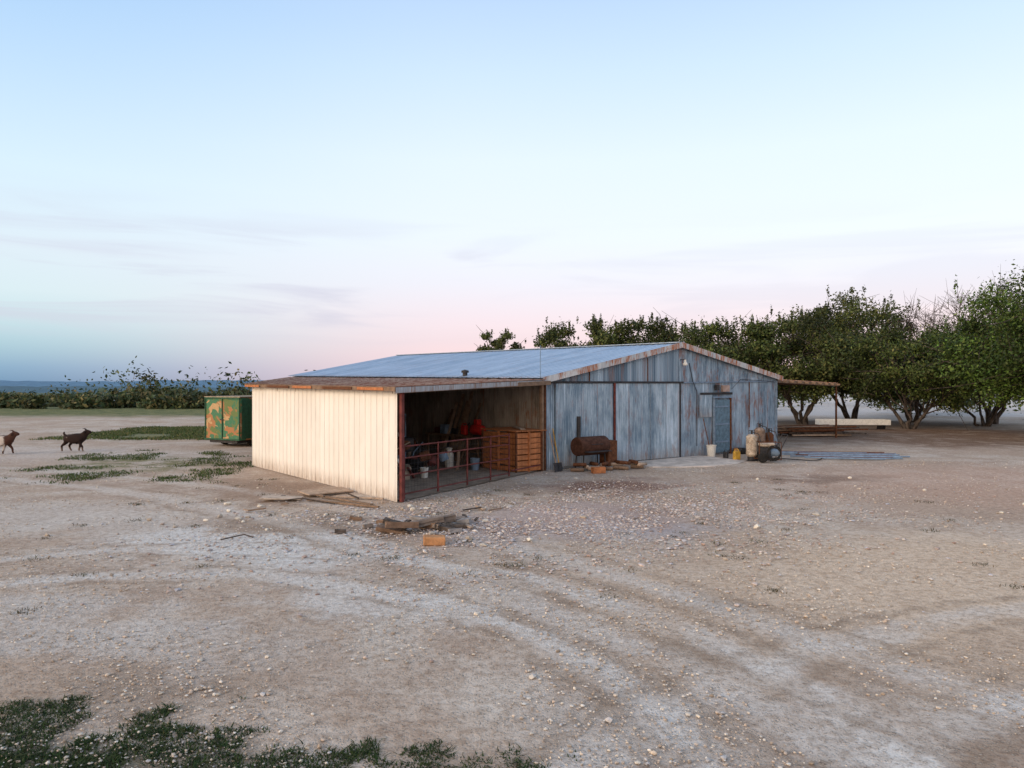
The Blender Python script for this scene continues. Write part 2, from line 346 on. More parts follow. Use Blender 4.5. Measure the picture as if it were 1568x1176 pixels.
# ---------------------------------------------------------------- grass
grass_mat=colmat('grass_blades',.8,.25)
def grass(name,centers,hmin,hmax,per,spread,cols,wd=.006,lean=.6):
    n=len(centers)*per; c=np.repeat(np.asarray(centers,float),per,0)
    rr=rng.normal(0,spread,(n,2)); base=c+rr; h=rng.uniform(hmin,hmax,n); a=rng.uniform(0,6.28,n); dx,dy=np.cos(a),np.sin(a)
    ln=rng.uniform(.1,lean,n)*h*1.4; w_=wd*rng.uniform(.6,1.5,n)
    b=np.zeros((n,3)); b[:,:2]=base; b[:,2]=-.02
    s=np.stack([-dy*w_,dx*w_,np.zeros(n)],-1); m=b+np.stack([dx*ln*.35,dy*ln*.35,h*.6],-1); tp=b+np.stack([dx*ln,dy*ln,h],-1)
    V=np.stack([b-s,b+s,m+s*.8,tp,m-s*.8],1).reshape(-1,3); i=np.arange(n)[:,None]*5
    F3=np.concatenate([i+np.array([[0,1,2]]),i+np.array([[0,2,4]]),i+np.array([[4,2,3]])])
    C=np.array(cols)[rng.integers(0,len(cols),n)]*rng.uniform(.6,1.3,(n,1)); return fast_mesh(name,V,F3,grass_mat,np.repeat(C,5,0))
gc=[(.045,.08,.022),(.07,.11,.03),(.10,.13,.04),(.13,.13,.055)]
gd=[(.018,.038,.012),(.03,.06,.015),(.05,.075,.02),(.07,.075,.03)]
def noisy_pts(n,x0,x1,y0,y1,sc,th,dens=None,seed=0):
    out=[]
    while n>0:
        x=random.uniform(x0,x1);y=random.uniform(y0,y1); n-=1
        v=mnoise.fractal(Vector((x*sc,y*sc,seed)),1,2,3)
        if v>th+(dens(x,y) if dens else 0): out.append((x,y))
    return out
grass('grass',noisy_pts(15000,-6.2,.0,3.2,7.4,1.9,-.22,lambda x,y:max(0,(y-(5.75-.28*(x+3.6)))*1.0)+max(0,x+1.5)*.5,3),.010,.045,13,.03,gd,.005,1.8)
grass('grass',noisy_pts(1400,-1.5,.5,4.4,5.5,2.2,-.15,lambda x,y:abs(y-4.9)*.5,6),.01,.04,12,.03,gd,.005,1.8)
grass('grass',noisy_pts(2600,-17,-8,20,30,.5,.0,lambda x,y:abs(x+12.7+(y-25)*.6)*.06,1),.03,.09,11,.14,gc,.012,1.4)
grass('grass',noisy_pts(2600,-24,-10,35.5,46,.25,-.15,None,2),.04,.14,12,.2,gc+[(.20,.18,.07)],.02,1.2)
tufts=[(-.15,10.95),(-.02,10.8),(.1,10.9),(-8.2,20.0),(-7.6,19.4),(-6.3,17.9),(3.6,12.4),(4.4,12.6),(5.3,13.6),(-9.5,20.5),(-12.5,21),(-1.9,11.4),(8,13.5),(-6.0,8.7),(2.1,13.2),(-5.2,15.1),(-3.9,15.2),(-2.4,13.9),(-8.4,19.0),(-7.0,20.8),(-9.1,18.2)]
grass('weed_tufts',tufts+[(x,y) for x,y in noisy_pts(150,-12,10,9,21,.4,.05,None,8) if not inside(np.array([x]),np.array([y]))[0]],.015,.055,45,.08,[(.10,.075,.035),(.07,.08,.03),(.16,.12,.06)],.005,1.8)
# ---------------------------------------------------------------- trees
leaf_mat=colmat('foliage',.6,.22)
tb=NT('bark'); tcb=tb.n('ShaderNodeTexCoord').outputs['Object']; nb=tb.noise(tb.mapping(tcb,scale=(6,6,1.5)),1,6,.7).outputs[0]
tb.bump(nb,.6,.03); bark=tb.out(tb.mix(tb.mapr(nb,.35,.65),c3(.035,.028,.023),c3(.12,.095,.08)),.95)
def leaf_cloud(centers,radii,per,size,cols,up=.35):
    nC=len(centers); n=nC*per; C=np.repeat(np.asarray(centers),per,0); R=np.repeat(np.asarray(radii),per,0)
    d=rng.normal(0,1,(n,3)); d/=np.linalg.norm(d,axis=1)[:,None]; rad=rng.uniform(.1,1,(n,1))**.6*rng.choice([.8,1,1.15,1.45],(n,1),p=[.3,.4,.2,.1])
    P=C+d*R*rad
    nr=d+rng.normal(0,.7,(n,3)); nr[:,2]+=up; nr/=np.linalg.norm(nr,axis=1)[:,None]
    a=np.cross(nr,rng.normal(0,1,(n,3))); a/=np.linalg.norm(a,axis=1)[:,None]; b=np.cross(nr,a)
    s=size*rng.uniform(.6,1.5,(n,1)); V=np.stack([P-a*s,P+b*s*.5,P+a*s,P-b*s*.5],1).reshape(-1,3)
    F=np.arange(n*4).reshape(-1,4); cc=np.array(cols); cl=np.repeat(rng.uniform(.5,1.4,nC),per)[:,None]
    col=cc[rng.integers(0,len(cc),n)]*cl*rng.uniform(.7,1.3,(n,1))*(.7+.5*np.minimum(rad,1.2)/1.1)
    return V,F,np.repeat(col,4,0)
OAK=[(.036,.05,.015),(.052,.068,.019),(.07,.088,.023),(.10,.10,.032)]
MIDG=[(.052,.078,.018),(.078,.108,.025),(.10,.128,.032),(.04,.06,.016)]
BRIGHT=[(.055,.105,.018),(.08,.14,.023),(.10,.16,.03),(.04,.07,.015)]
def tree(name,x,y,h,rad,seed,nclump=55,per=330,leaf=.085,cols=OAK,stems=4,low=.16,bare=False,ry=1.0):
    R=np.random.default_rng(seed); e=empty(name,(x,y,0)); cs=[];rs=[]
    while len(cs)<nclump:
        d=R.normal(0,1,3); d/=np.linalg.norm(d); q=R.uniform(.25,1)**.5*R.uniform(.8,1.05)
        zc=h*(low+1)/2; hz=h*(1-low)/2
        p=np.array([d[0]*rad*q,d[1]*rad*q*ry,zc+d[2]*hz*q-.04*hz]); rl_=math.hypot(p[0],p[1])/rad
        zmin=h*(low+.22*max(0,1-rl_))
        if p[2]<zmin: p[2]=zmin+R.uniform(0,1.1)
        cs.append(p); r=R.uniform(.5,1.1)*rad*.26; rs.append((r*1.1,r*1.1,r*.74))
    tops=[i for i,c in enumerate(cs) if c[2]>h*.6]
    paths=[];rads=[]; st=[]
    for s in range(stems):
        a=s*2*math.pi/stems+R.uniform(-.4,.4); rr=rad*R.uniform(.3,.62); top=np.array([math.cos(a)*rr,math.sin(a)*rr*ry,h*R.uniform(.36,.6)])
        b=np.array([math.cos(a)*.2,math.sin(a)*.2,-.1]); T=np.linspace(0,1,9)[:,None]; P=b+(top-b)*T; P[:,2]=b[2]+(top[2]-b[2])*T[:,0]**.9
        P[1:-1]+=R.normal(0,.12,(7,3)); st.append(P); paths.append(P); r0=.019*h*R.uniform(.6,1); rads.append(r0*(1-.6*T[:,0])+ (0.05*(T[:,0]==0)))
    for i,c in enumerate(cs):
        best=min(range(stems),key=lambda k:np.linalg.norm(st[k][-1]-c)); P=st[best]; k=R.integers(3,9); b=P[k]
        T=np.linspace(0,1,6)[:,None]; Q=b+(c-b)*T; Q[1:-1]+=R.normal(0,.12,(4,3)); Q[:,2]+=np.sin(T[:,0]*np.pi)*.2
        paths.append(Q); rads.append(.009*h*R.uniform(.5,.8)*(1-.8*T[:,0]))
        for _ in range(5 if bare else 2):
            t=c+R.normal(0,1,3)*np.array(rs[i])*1.1+np.array([0,0,.25 if bare else .1]); M=Q[R.integers(3,6)]; mid=(M+t)/2+R.normal(0,.1,3)
            paths.append(np.array([M,mid,t])); rads.append(np.array([.022,.014,.006])*(1.3 if not bare else .9))
            if bare:
                for _ in range(4):
                    t2=t+R.normal(0,.45,3)+np.array([0,0,.25]); paths.append(np.array([mid,(mid+t2)/2+R.normal(0,.06,3),t2])); rads.append(np.array([.012,.010,.005]))
    v,f=tube_geo(paths,rads,6); off=np.array([x,y,0]); fast_mesh('trunk_and_limbs',v+off,f,bark,None,e,True)
    if not bare:
        ec=[];er=[]
        for i in tops:
            for _ in range(3):
                ec.append(cs[i]+np.array([R.normal(0,rs[i][0]*.7),R.normal(0,rs[i][0]*.7),rs[i][2]*R.uniform(.6,1.1)])); er.append((.07*rad/3,.07*rad/3,R.uniform(.25,.42)*rad/3.5))
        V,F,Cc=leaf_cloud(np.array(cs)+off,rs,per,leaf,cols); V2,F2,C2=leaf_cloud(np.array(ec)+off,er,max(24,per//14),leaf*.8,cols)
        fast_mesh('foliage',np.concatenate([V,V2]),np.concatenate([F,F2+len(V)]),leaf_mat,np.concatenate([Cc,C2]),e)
tree('oak_tree',15.0,49,7.7,4.6,11,66,420,.095,MIDG+OAK)
tree('oak_tree',20.2,49,7.7,4.6,12,72,420,.095,OAK,stems=5)
tree('oak_tree',26.0,54,9.6,5.2,13,86,420,.10,OAK)
tree('oak_tree',24.8,44,6.6,4.4,14,72,440,stems=5,cols=MIDG+OAK)
tree('oak_tree',31.5,47,7.2,5.2,15,80,420,.09,cols=MIDG+OAK)
tree('oak_tree',28.6,36.0,8.3,5.6,16,125,560,.08,BRIGHT+MIDG,5,.14)
tree('oak_tree',36,62,7.4,5,17,50,280,.12)
tree('oak_tree',10.6,60,8.7,4.0,18,66,360,.11)
tree('oak_tree',6.4,60,8.9,4.2,19,66,360,.11)
tree('oak_tree',-1.2,60,8.0,2.3,20,38,340,.10)
tree('oak_tree',15,64,8.4,4,21,45,260,.12)
tree('oak_tree',42,40,9.5,5.5,22,60,260,.14,BRIGHT)
tree('bare_tree',34.0,50,10.2,3.6,23,34,0,bare=True,low=.4)
tree('bare_tree',29.6,52,8.8,3.0,24,22,0,bare=True,low=.4)
# distant tree line on the left
cs=[];rs=[]
for i in range(1000):
    y=80+abs(random.gauss(0,1))*46; x=random.uniform(-1.05,-.1)*y
    q=mnoise.noise(Vector((x*.07,y*.05,1)))
    if q<-.12: continue
    bigt=1.0+(1.1 if random.random()<.06 else 0)
    s=random.uniform(.6,1.4)*(1+.006*(y-76))*bigt; hh=(.3+max(0,q+.2)*2.3+random.uniform(0,.5))*(1+.005*(y-76))*bigt; cs.append((x,y,gz(x,y)+hh)); rs.append((s*1.1,s*1.0,s*.75))
    cs.append((x+random.uniform(-1,1),y,gz(x,y)+hh*.4)); rs.append((s*1.4,s*1.2,s*.55))
V,F,C=leaf_cloud(cs,rs,60,.25,[(.036,.054,.022),(.05,.07,.028),(.08,.09,.033),(.13,.11,.045)],.3)
fast_mesh('distant_treeline',V,F,leaf_mat,C)
cs=[];rs=[]
for i in range(560):
    y=random.uniform(150,560); x=random.uniform(-1.1,1.2)*y
    if x>-.05*y and y<200: continue
    s=random.uniform(2,4.2)*(1+y/480); cs.append((x,y,gz(x,y)+s*.4)); rs.append((s*1.5,s,s*.5))
V,F,C=leaf_cloud(cs,rs,60,.8,[(.05,.09,.075),(.06,.10,.08),(.085,.11,.07)],.3)  # hazy blue-green: haze of the far rows is mixed into the leaf colours
fast_mesh('distant_treeline',V,F,leaf_mat,C)
cs=[];rs=[]
for i in range(60):
    x=random.uniform(8,60); y=random.uniform(66,110)
    cs.append((x,y,random.uniform(.8,2.5))); rs.append((2,1.6,1.2))
V,F,C=leaf_cloud(cs,rs,160,.2,OAK,.3); fast_mesh('background_brush',V,F,leaf_mat,C)
# ---------------------------------------------------------------- materials for buildings
galv=metal_sheet('galvanized_corrugated',c3(.075,.13,.19),c3(.36,.47,.58),.66,.75,thr=.50)
galv2=metal_sheet('galvanized_door',c3(.13,.205,.28),c3(.43,.54,.64),.66,.5,thr=.53)
galv_in=metal_sheet('galvanized_old',c3(.16,.14,.115),c3(.42,.37,.32),.66,.8)
roofm=metal_sheet('roof_metal',c3(.28,.38,.50),c3(.44,.54,.66),.9,.2,.5,.42,.35)
rustroof=metal_sheet('rusty_roof',c3(.24,.13,.09),c3(.48,.32,.23),.9,.95,1,.8,.0,(0.21,.07,.035,1),0,.44)
whitem=metal_sheet('white_painted_metal',c3(.68,.645,.59),c3(.78,.75,.70),.9,.06,.5,.55,0,(.35,.2,.1,1),.7)
trim=metal_sheet('rusted_trim',c3(.36,.39,.42),c3(.60,.60,.59),.7,1.0,1,.6,.1,(.34,.115,.04,1),0,.43)
wood=simple('old_wood',c3(.25,.165,.11),.9); woodl=simple('pale_wood',c3(.46,.34,.25),.9); wood_o=simple('stained_wood',c3(.50,.19,.075),.75,var=.45)
rust=simple('rust',c3(.17,.07,.035),.85,.2,.5,9); maroon=simple('maroon_paint',c3(.17,.045,.04),.7,var=.5); red=simple('red_paint',c3(.6,.03,.025),.45)
dark=simple('dark_metal',c3(.05,.05,.055),.6,.3); black=simple('rubber',c3(.02,.02,.02),.9); whitep=simple('white_plastic',c3(.7,.68,.62),.5,var=.15)
bluep=simple('blue_grey_pipe',c3(.20,.28,.38),.6); yellow=simple('yellow_paint',c3(.55,.32,.05),.6); tanm=simple('tan_enamel',c3(.55,.46,.36),.55,.1,.5,7,(.2,.08,.04,1),.9)
conc=simple('concrete',c3(.60,.52,.45),.9,scale=2,dirtamt=.3); orange=simple('orange_block',c3(.52,.26,.12),.9); soil=simple('packed_soil',c3(.38,.30,.235),.95,scale=3)
# ---------------------------------------------------------------- barn
barn=empty('metal_barn',(P3[0],P3[1],0))
def G(u,n,z): p=P3+gdir*u+ndir*n; return (p[0],p[1],z)
def WP(base,L_,z,n=0): p=np.array(base)+wdir*L_+np.array((-.772,-.636))*n; return (p[0],p[1],z)
U=12.83; UM=6.5; ZL,ZR,ZP=2.95,3.06,4.24; LB=20.7
PM=P3+gdir*UM
far_e=WP(P3,LB,3.24); far_r=WP(PM,LB,4.46); far_re=WP(P4,LB,3.3)
ribbed('gable_wall_left',G(0,0,-.05),G(UM,0,-.05),G(UM,0,2.88),G(0,0,2.88),galv,barn,.085,.011,rows=5,sag=.006)
ribbed('gable_wall_right',G(UM+.002,0,-.05),G(U,0,-.05),G(U,0,2.95),G(UM+.002,0,2.88),galv,barn,.085,.011,rows=5,uoff=20,sag=.006)
ribbed('gable_peak_left',G(.03,.03,2.84),G(UM,.03,2.84),G(UM,.03,ZP),G(.03,.03,ZL),galv,barn,.085,.011,uoff=41,voff=3)
ribbed('gable_peak_right',G(UM+.002,.03,2.84),G(U,.03,2.9),G(U,.03,ZR),G(UM+.002,.03,ZP),galv,barn,.085,.011,uoff=63,voff=3)
ribbed('side_wall_left',WP(P3,LB,-.05),WP(P3,.0,-.05),WP(P3,0,ZL),WP(P3,LB,3.2),galv_in,barn,.085,.011,uoff=5)
ribbed('side_wall_right',(P4[0],P4[1],-.05),WP(P4,LB,-.05),WP(P4,LB,3.2),(P4[0],P4[1],ZR),galv,barn,.085,.011,uoff=9)
fe=WP(P3,LB,0); fr=WP(P4,LB,0); fm=WP(PM,LB,0)
ribbed('rear_wall_left',(fm[0],fm[1],-.05),(fe[0],fe[1],-.05),(fe[0],fe[1],3.2),(fm[0],fm[1],4.4),galv,barn,.085,.011)
ribbed('rear_wall_right',(fr[0],fr[1],-.05),(fm[0],fm[1],-.05),(fm[0],fm[1],4.4),(fr[0],fr[1],3.2),galv,barn,.085,.011)
r0=np.array(G(UM,.22,ZP+.10)); e0=np.array(G(-.22,.22,ZL+.04)); q0=np.array(G(U+.22,.22,ZR+.05))
r1=np.array(far_r)+[0,0,.06]; e1=np.array(far_e)+[-.18,-.13,.0]; q1=np.array(far_re)+[.18,.13,.02]
ribbed('roof_left',e1,e0,r0,r1,roofm,barn,.31,.022,'rib')
ribbed('roof_right',q0,q1,r1,r0,roofm,barn,.31,.022,'rib')
beam('ridge_cap',r0+[0,0,.03],r1+[0,0,.03],.34,.035,simple('ridge_metal',c3(.35,.43,.52),.5,.3),barn)
def rake(name,a,b,h,uo):
    a=np.array(a);b=np.array(b); ribbed(name,a-[0,0,h],b-[0,0,h],b,a,trim,barn,.9,.004,'rib',uoff=uo,voff=uo)
rake('rake_trim_left',e0+[ .01,-.012,.03],r0+[.01,-.012,.04],.21,3.3); rake('rake_trim_right',r0+[.01,-.012,.04],q0+[.01,-.012,.03],.21,17.1)
beam('soffit_left',e0-np.array([-.05,-.1,.06])+0,r0-np.array([-.05,-.1,.06]),.04,.1,wood,barn)
beam('door_track',G(.2,.10,2.86),G(6.7,.10,2.86),.06,.07,dark,barn)
ribbed('sliding_door_open',G(.42,.085,.08),G(3.02,.085,.08),G(3.02,.085,2.82),G(.42,.085,2.82),galv2,barn,.085,.011,uoff=80,rows=4,sag=.01)
ribbed('sliding_door',G(3.14,.09,.06),G(6.5,.09,.06),G(6.5,.09,2.82),G(3.14,.09,2.82),galv2,barn,.085,.011,uoff=101,rows=4,sag=.008)
beam('door_post',G(3.08,.11,.0),G(3.08,.11,2.83),.07,.05,maroon,barn)
beam('door_edge',G(6.53,.10,.04),G(6.53,.10,2.82),.05,.05,dark,barn)
beam('door_edge_mid',G(4.9,.115,.06),G(4.9,.115,2.8),.03,.02,bluep,barn)
beam('corner_trim',G(.0,.03,0),G(.0,.03,2.86),.10,.06,rust,barn)
beam('corner_trim_right',G(U,.03,0),G(U,.03,2.95),.10,.06,bluep,barn)
beam('band_trim',G(6.75,.055,2.85),G(U,.055,2.92),.02,.05,bluep,barn)
box('entry_door',G(9.08,.07,1.12),(.95,.05,2.1),simple('door_metal',c3(.14,.23,.30),.5,.2),barn,(0,0,math.atan2(gdir[1],gdir[0])),.01)
for k,(a,b) in enumerate(((( 8.56,.08,0),(8.56,.08,2.25)),((9.60,.08,0),(9.60,.08,2.25)),((8.5,.08,2.27),(9.66,.08,2.27)))): beam('door_frame_%d'%k,G(*a),G(*b),.09,.06,rust if k==1 else bluep,barn)
for k,z in enumerate((.5,1.2,1.9)): beam('door_rail_%d'%k,G(8.65,.105,z),G(9.5,.105,z),.02,.06,bluep,barn)
beam('patch_top',G(7.75,.06,2.42),G(9.75,.06,2.42),.02,.09,dark,barn)
ribbed('patch_panel',G(7.7,.045,1.5),G(8.5,.045,1.5),G(8.5,.045,2.38),G(7.7,.045,2.38),galv2,barn,.085,.011,uoff=140)
box('wall_box',G(9.25,.1,2.62),(.42,.12,.26),simple('box_pinkish',c3(.45,.33,.28)),barn,(0,0,math.atan2(gdir[1],gdir[0])))
box('meter_box',G(8.7,.12,2.66),(.16,.14,.22),dark,barn,(0,0,math.atan2(gdir[1],gdir[0])))
lathe('security_lamp',[(.0,0),(.08,0),(.10,.04),(.07,.10),(.04,.15),(.04,.22),(0,.22)],whitep,barn,G(6.6,.28,3.50),(0,0,0),14)
beam('lamp_arm',G(6.6,.02,3.72),G(6.6,.28,3.72),.03,.03,dark,barn)
tube('conduit',[G(7.55,.06,.4),G(7.55,.06,2.5),G(7.3,.06,2.9),G(7.1,.06,3.6)],.015,dark,barn)
tube('wire',[G(9.7,.07,2.6),G(10.3,.07,3.0),G(11.4,.07,2.95),G(12.6,.07,2.9)],.008,dark,barn)
lathe('roof_vent',[(.09,0),(.09,.12),(.14,.12),(.14,.2),(0,.24)],dark,barn,(-1.75,26.3,3.1),(0,0,0),12)
tube('antenna_mast',[G(-.15,.0,2.6),G(-.15,0,4.05)],.012,bluep,barn)
for k,(u,z0,z1) in enumerate(((1.95,2.9,3.22),(4.8,2.9,3.75),(10.9,1.0,2.9))): beam('rust_strip_%d'%k,G(u,.05,z0),G(u,.05,z1),.04,.012,rust,barn)
# -------- lean-to shed (left)
shed=empty('lean_to_shed',(P1[0],P1[1],0))
Z1,Z2=2.66,2.72
def xy(p,z): return (p[0],p[1],z)
ribbed('white_wall',xy(P2,.0),xy(P1,.0),xy(P1,Z1),xy(P2,Z2),whitem,shed,.30,.018,'rib',rows=2)
bk=WP(P3,9,0); ribbed('rear_partition',(bk[0],bk[1],0),xy(P2,0),xy(P2,Z2),(bk[0],bk[1],2.9),galv_in,shed,.085,.011)
o_f=-wdir*.30; o_l=np.array((-.772,-.636))*.22
a=P1+o_f+o_l; b=P2+o_l-o_f*.8; c_=np.array(far_e[:2])+[-.1,0]; d_=P3+o_f*.6
roofq=[(b[0],b[1],Z2+.08),(a[0],a[1],Z1+.07),(d_[0],d_[1],2.95),(c_[0],c_[1],3.18)]
ribbed('shed_roof',*roofq,rustroof,shed,.31,.02,'rib')
fasc=metal_sheet('fascia',c3(.30,.37,.43),c3(.5,.55,.6),.7,.7,thr=.47)
A_=np.array((a[0]+.01,a[1]-.01,Z1+.06)); D_=np.array((d_[0],d_[1]-.01,2.93)); ribbed('front_fascia',A_-[0,0,.13],D_-[0,0,.13],D_,A_,fasc,shed,.6,.006,'rib')
beam('left_fascia',(b[0]+.05,b[1],Z2+.035),(a[0],a[1],Z1+.02),.035,.11,wood,shed)
for k in range(5):
    s=k/5; p0=b+(a-b)*(s+.02); p1=b+(a-b)*(s+.15+.04*(k%2)); off=np.array((-.772,-.636))*.03; beam('fascia_patch_%d'%k,xy(p0+off,Z2+.02-.06*s),xy(p1+off,Z2+.01-.06*s),.012,.07,rust if k%2 else wood_o,shed)
beam('top_plate',xy(P2+[.06,.05],Z2-.06),xy(P1+[.06,.05],Z1-.06),.06,.12,wood,shed)
for k in range(7):
    A=P1+wdir*(.2+k*1.45); B=P3+wdir*(-.3+k*1.6); beam('rafter_%d'%k,xy(A,Z1-.03),xy(B,2.84),.06,.13,wood,shed)
beam('corner_post',xy(P1+[.10,.06],0),xy(P1+[.10,.06],Z1-.02),.10,.10,maroon,shed)
beam('front_post',xy(P3+[-.08,-.1],0),xy(P3+[-.08,-.1],2.8),.12,.12,wood,shed)
q=[P1+[.1,.1],P3+[-.05,0],P3+wdir*9,P2+[.1,0]]
bm=bmesh.new(); bm.faces.new([bm.verts.new((p[0],p[1],.022)) for p in q]); bm_obj('dirt_floor',bm,soil,shed)
gate=empty('pipe_gate',(P1[0],P1[1],0)); gv=P3-P1
def GT(s,z,off=0): p=P1+gv*s; return (p[0],p[1],z)
for k,z in enumerate((.16,.60,1.02,1.30)): tube('rail_%d'%k,[GT(.035,z),GT(.40,z),GT(.70,z-.02)],.02,maroon,gate)
for k,s in enumerate((.035,.22,.40,.56,.70)): tube('upright_%d'%k,[GT(s,.05),GT(s,1.33)],.024,maroon,gate)
V,F=tube_geo([[GT(.04+.66*i/40,.17),GT(.04+.66*i/40,1.28)] for i in range(41)]+[[GT(.04,.17+.14*i),GT(.70,.17+.14*i)] for i in range(8)],[.0022]*49,4); fast_mesh('wire_mesh',V,F,dark,None,gate)
tube('low_rail_right',[GT(.72,.2),GT(.98,.2)],.022,maroon,gate)
# -------- right lean-to carport
cp=empty('open_carport',(P4[0],P4[1],0))
B0=np.array((17.2,37.2)); A0=P4+[.1,.1]
ribbed('carport_roof',(A0[0],A0[1],3.0),(B0[0],B0[1],2.84),*[tuple(np.append(p+wdir*9,z)) for p,z in ((B0,2.9),(A0,3.1))],rustroof,cp,.31,.02,'rib')
beam('front_beam',xy(A0,2.93),xy(B0,2.75),.06,.14,wood,cp)
for k in range(9):
    s=(k+.5)/9; A=A0+(B0-A0)*s; beam('purlin_%d'%k,xy(A-wdir*.25,2.93-.17*s),xy(A+wdir*8.8,3.0-.17*s),.05,.09,wood,cp)
for k,(s,l) in enumerate(((.96,.0),(.96,4.2),(.96,8.5),(.5,8.5))):
    A=A0+(B0-A0)*s+wdir*l; tube('post_%d'%k,[xy(A,-.05),xy(A,2.8)],.05,rust,cp)
bm=bmesh.new(); pts=[G(3.1,.1,0),G(7.7,.1,0),G(7.5,2.3,0),G(6.3,2.7,0),G(5.2,2.6,0),G(4.1,2.1,0),G(3.3,1.5,0)]
f=bm.faces.new([bm.verts.new((p[0],p[1],-.03)) for p in pts][::-1]); r=bmesh.ops.extrude_face_region(bm,geom=[f])
for v in r['geom']:
    if isinstance(v,bmesh.types.BMVert): v.co.z=.035
bmesh.ops.recalc_face_normals(bm,faces=bm.faces); bmesh.ops.bevel(bm,geom=bm.edges[:],offset=.015,segments=1,affect='EDGES'); bm_obj('concrete_slab',bm,conc)
# ---------------------------------------------------------------- props
ga=math.atan2(gdir[1],gdir[0]); wa=math.atan2(wdir[1],wdir[0])
c=G(1.35,.75,0); sm=empty('barrel_smoker',c)
lathe('drum',[(0,-.62),(.29,-.62),(.31,-.58),(.31,.58),(.29,.62),(0,.62)],simple('dark_rust',c3(.10,.045,.03),.85,.2,.5,9),sm,(c[0],c[1],.78),(math.radians(90),0,ga+math.radians(90)))
for k,(du,dn) in enumerate(((-.5,-.2),(-.5,.2),(.5,-.2),(.5,.2))): beam('leg_%d'%k,G(1.35+du,.75+dn,0),G(1.35+du*.9,.75+dn*.8,.62),.04,.04,dark,sm)
tube('chimney',[G(.83,.75,1.0),G(.83,.75,1.75)],.07,dark,sm,10); box('firebox',G(2.15,.75,.5),(.42,.45,.85),rust,sm,(0,0,ga),.02)
beam('handle',G(1.1,1.08,.85),G(1.6,1.08,.85),.02,.02,dark,sm); beam('shelf',G(.85,1.12,.62),G(1.85,1.12,.62),.22,.025,dark,sm)
fw=empty('firewood_pile',G(1.7,1.3,0))
for k in range(18):
    u=1.2+random.uniform(-.6,1.8); n_=1.2+random.uniform(-.4,.4); a_=random.uniform(0,3.1); z=.06+.1*(k%3)*.8
    p=np.array(G(u,n_,z)); dv=np.array((math.cos(a_),math.sin(a_),0))*.22; tube('log_%d'%k,[p-dv,p-dv*.96,p+dv*.96,p+dv],[.0,.06,.06,0] ,(wood,woodl,rust)[k%3],fw,7)
box('wood_block',G(.9,1.6,.1),(.42,.2,.2),wood_o,None,(0,0,.3),.01)
def shovel(name,u,n_,h,mat):
    e=empty(name,G(u,n_,0)); tube('handle',[G(u,n_+.3,.25),G(u+.05,.08,h)],.018,mat,e)
    box('blade',G(u,n_+.34,.13),(.2,.03,.3),dark,e,(math.radians(-12),0,ga),.01)
shovel('shovel',.25,.15,1.35,yellow); shovel('shovel',.12,.15,1.2,woodl); shovel('rake_tool',7.85,.15,1.45,rust)
def milk_can(name,loc,s,mat):
    e=empty(name,loc); lathe('body',[(0,0),(.19*s,0),(.2*s,.03*s),(.2*s,.5*s),(.185*s,.58*s),(.12*s,.70*s),(.11*s,.76*s),(.15*s,.82*s),(.15*s,.85*s),(.10*s,.87*s),(0,.89*s)],mat,e,loc,(0,0,0),18)
    for sg in(-1,1):
        tube('handle_%d'%sg,[(loc[0]+sg*.19*s,loc[1],loc[2]+.52*s),(loc[0]+sg*.25*s,loc[1],loc[2]+.6*s),(loc[0]+sg*.15*s,loc[1],loc[2]+.68*s)],.012*s,dark,e,6)
    return e
milk_can('milk_can',(-2.1,23.6,.02),.75,whitep)
def tank(name,x,y,r,h,mat):
    e=empty(name,(x,y,0)); lathe('tank',[(0,.12),(r*.6,.13),(r,.22),(r*1.03,.24),(r,.26),(r,h-.14),(r*1.03,h-.12),(r,h-.1),(r*.6,h-.02),(0,h)],mat,e,(x,y,0),(0,0,0),20)
    tube('valve',[(x,y,h-.02),(x,y,h+.12)],.04,dark,e); tube('collar',[(x-.1,y,h-.01),(x-.1,y,h+.13),(x+.1,y,h+.13),(x+.1,y,h-.01)],.014,dark,e)
    lathe('foot_ring',[(r*.75,0),(r*.75,.16)],dark,e,(x,y,0),(0,0,0),16)
    tube('hose',[(x,y-.02,h+.08),(x+.2,y-.15,h),(x+.32,y-.2,h*.5),(x+.15,y-.3,.06),(x-.3,y-.35,.04)],.018,dark,e)
tank('steel_tank',8.75,25.75,.20,.98,tanm); tank('steel_tank',9.2,26.2,.2,1.2,simple('rusty_enamel',c3(.30,.22,.17),.6,.3,.5,6,(.10,.045,.03,1),.9)); tank('steel_tank',9.65,26.5,.17,1.0,rust)
gen=empty('pressure_washer',(9.2,25.3,0)); gx,gy=9.2,25.35
for k,dy in enumerate((-.26,.26)):
    tube('frame_%d'%k,[(gx-.4,gy+dy,.10),(gx-.4,gy+dy,.72),(gx+.38,gy+dy,.72),(gx+.38,gy+dy,.10),(gx-.4,gy+dy,.10)],.02,rust,gen)
    tube('handle_%d'%k,[(gx+.38,gy+dy,.5),(gx+.62,gy+dy,.98)],.018,dark,gen); lathe('wheel_%d'%k,[(0,-.05),(.10,-.05),(.17,-.04),(.18,0),(.17,.04),(.10,.05),(0,.05)],black,gen,(gx-.3,gy+dy*1.25,.18),(math.radians(90),0,0),16)
tube('handle_bar',[(gx+.62,gy-.26,.98),(gx+.62,gy+.26,.98)],.018,dark,gen)
box('engine',(gx-.12,gy,.36),(.34,.38,.34),dark,gen,bev=.05); box('fuel_tank',(gx-.05,gy,.62),(.5,.4,.15),tanm,gen,bev=.05); lathe('pump',[(0,-.16),(.13,-.16),(.14,0),(.13,.16),(0,.16)],bluep,gen,(gx+.22,gy,.34),(0,math.radians(90),0),14)
hp=[(gx-.05+.24*math.cos(i*.5)+.1,gy-.45,.30+.24*math.sin(i*.5)+.003*i) for i in range(40)]; tube('coiled_hose',hp,.02,black,gen,6)
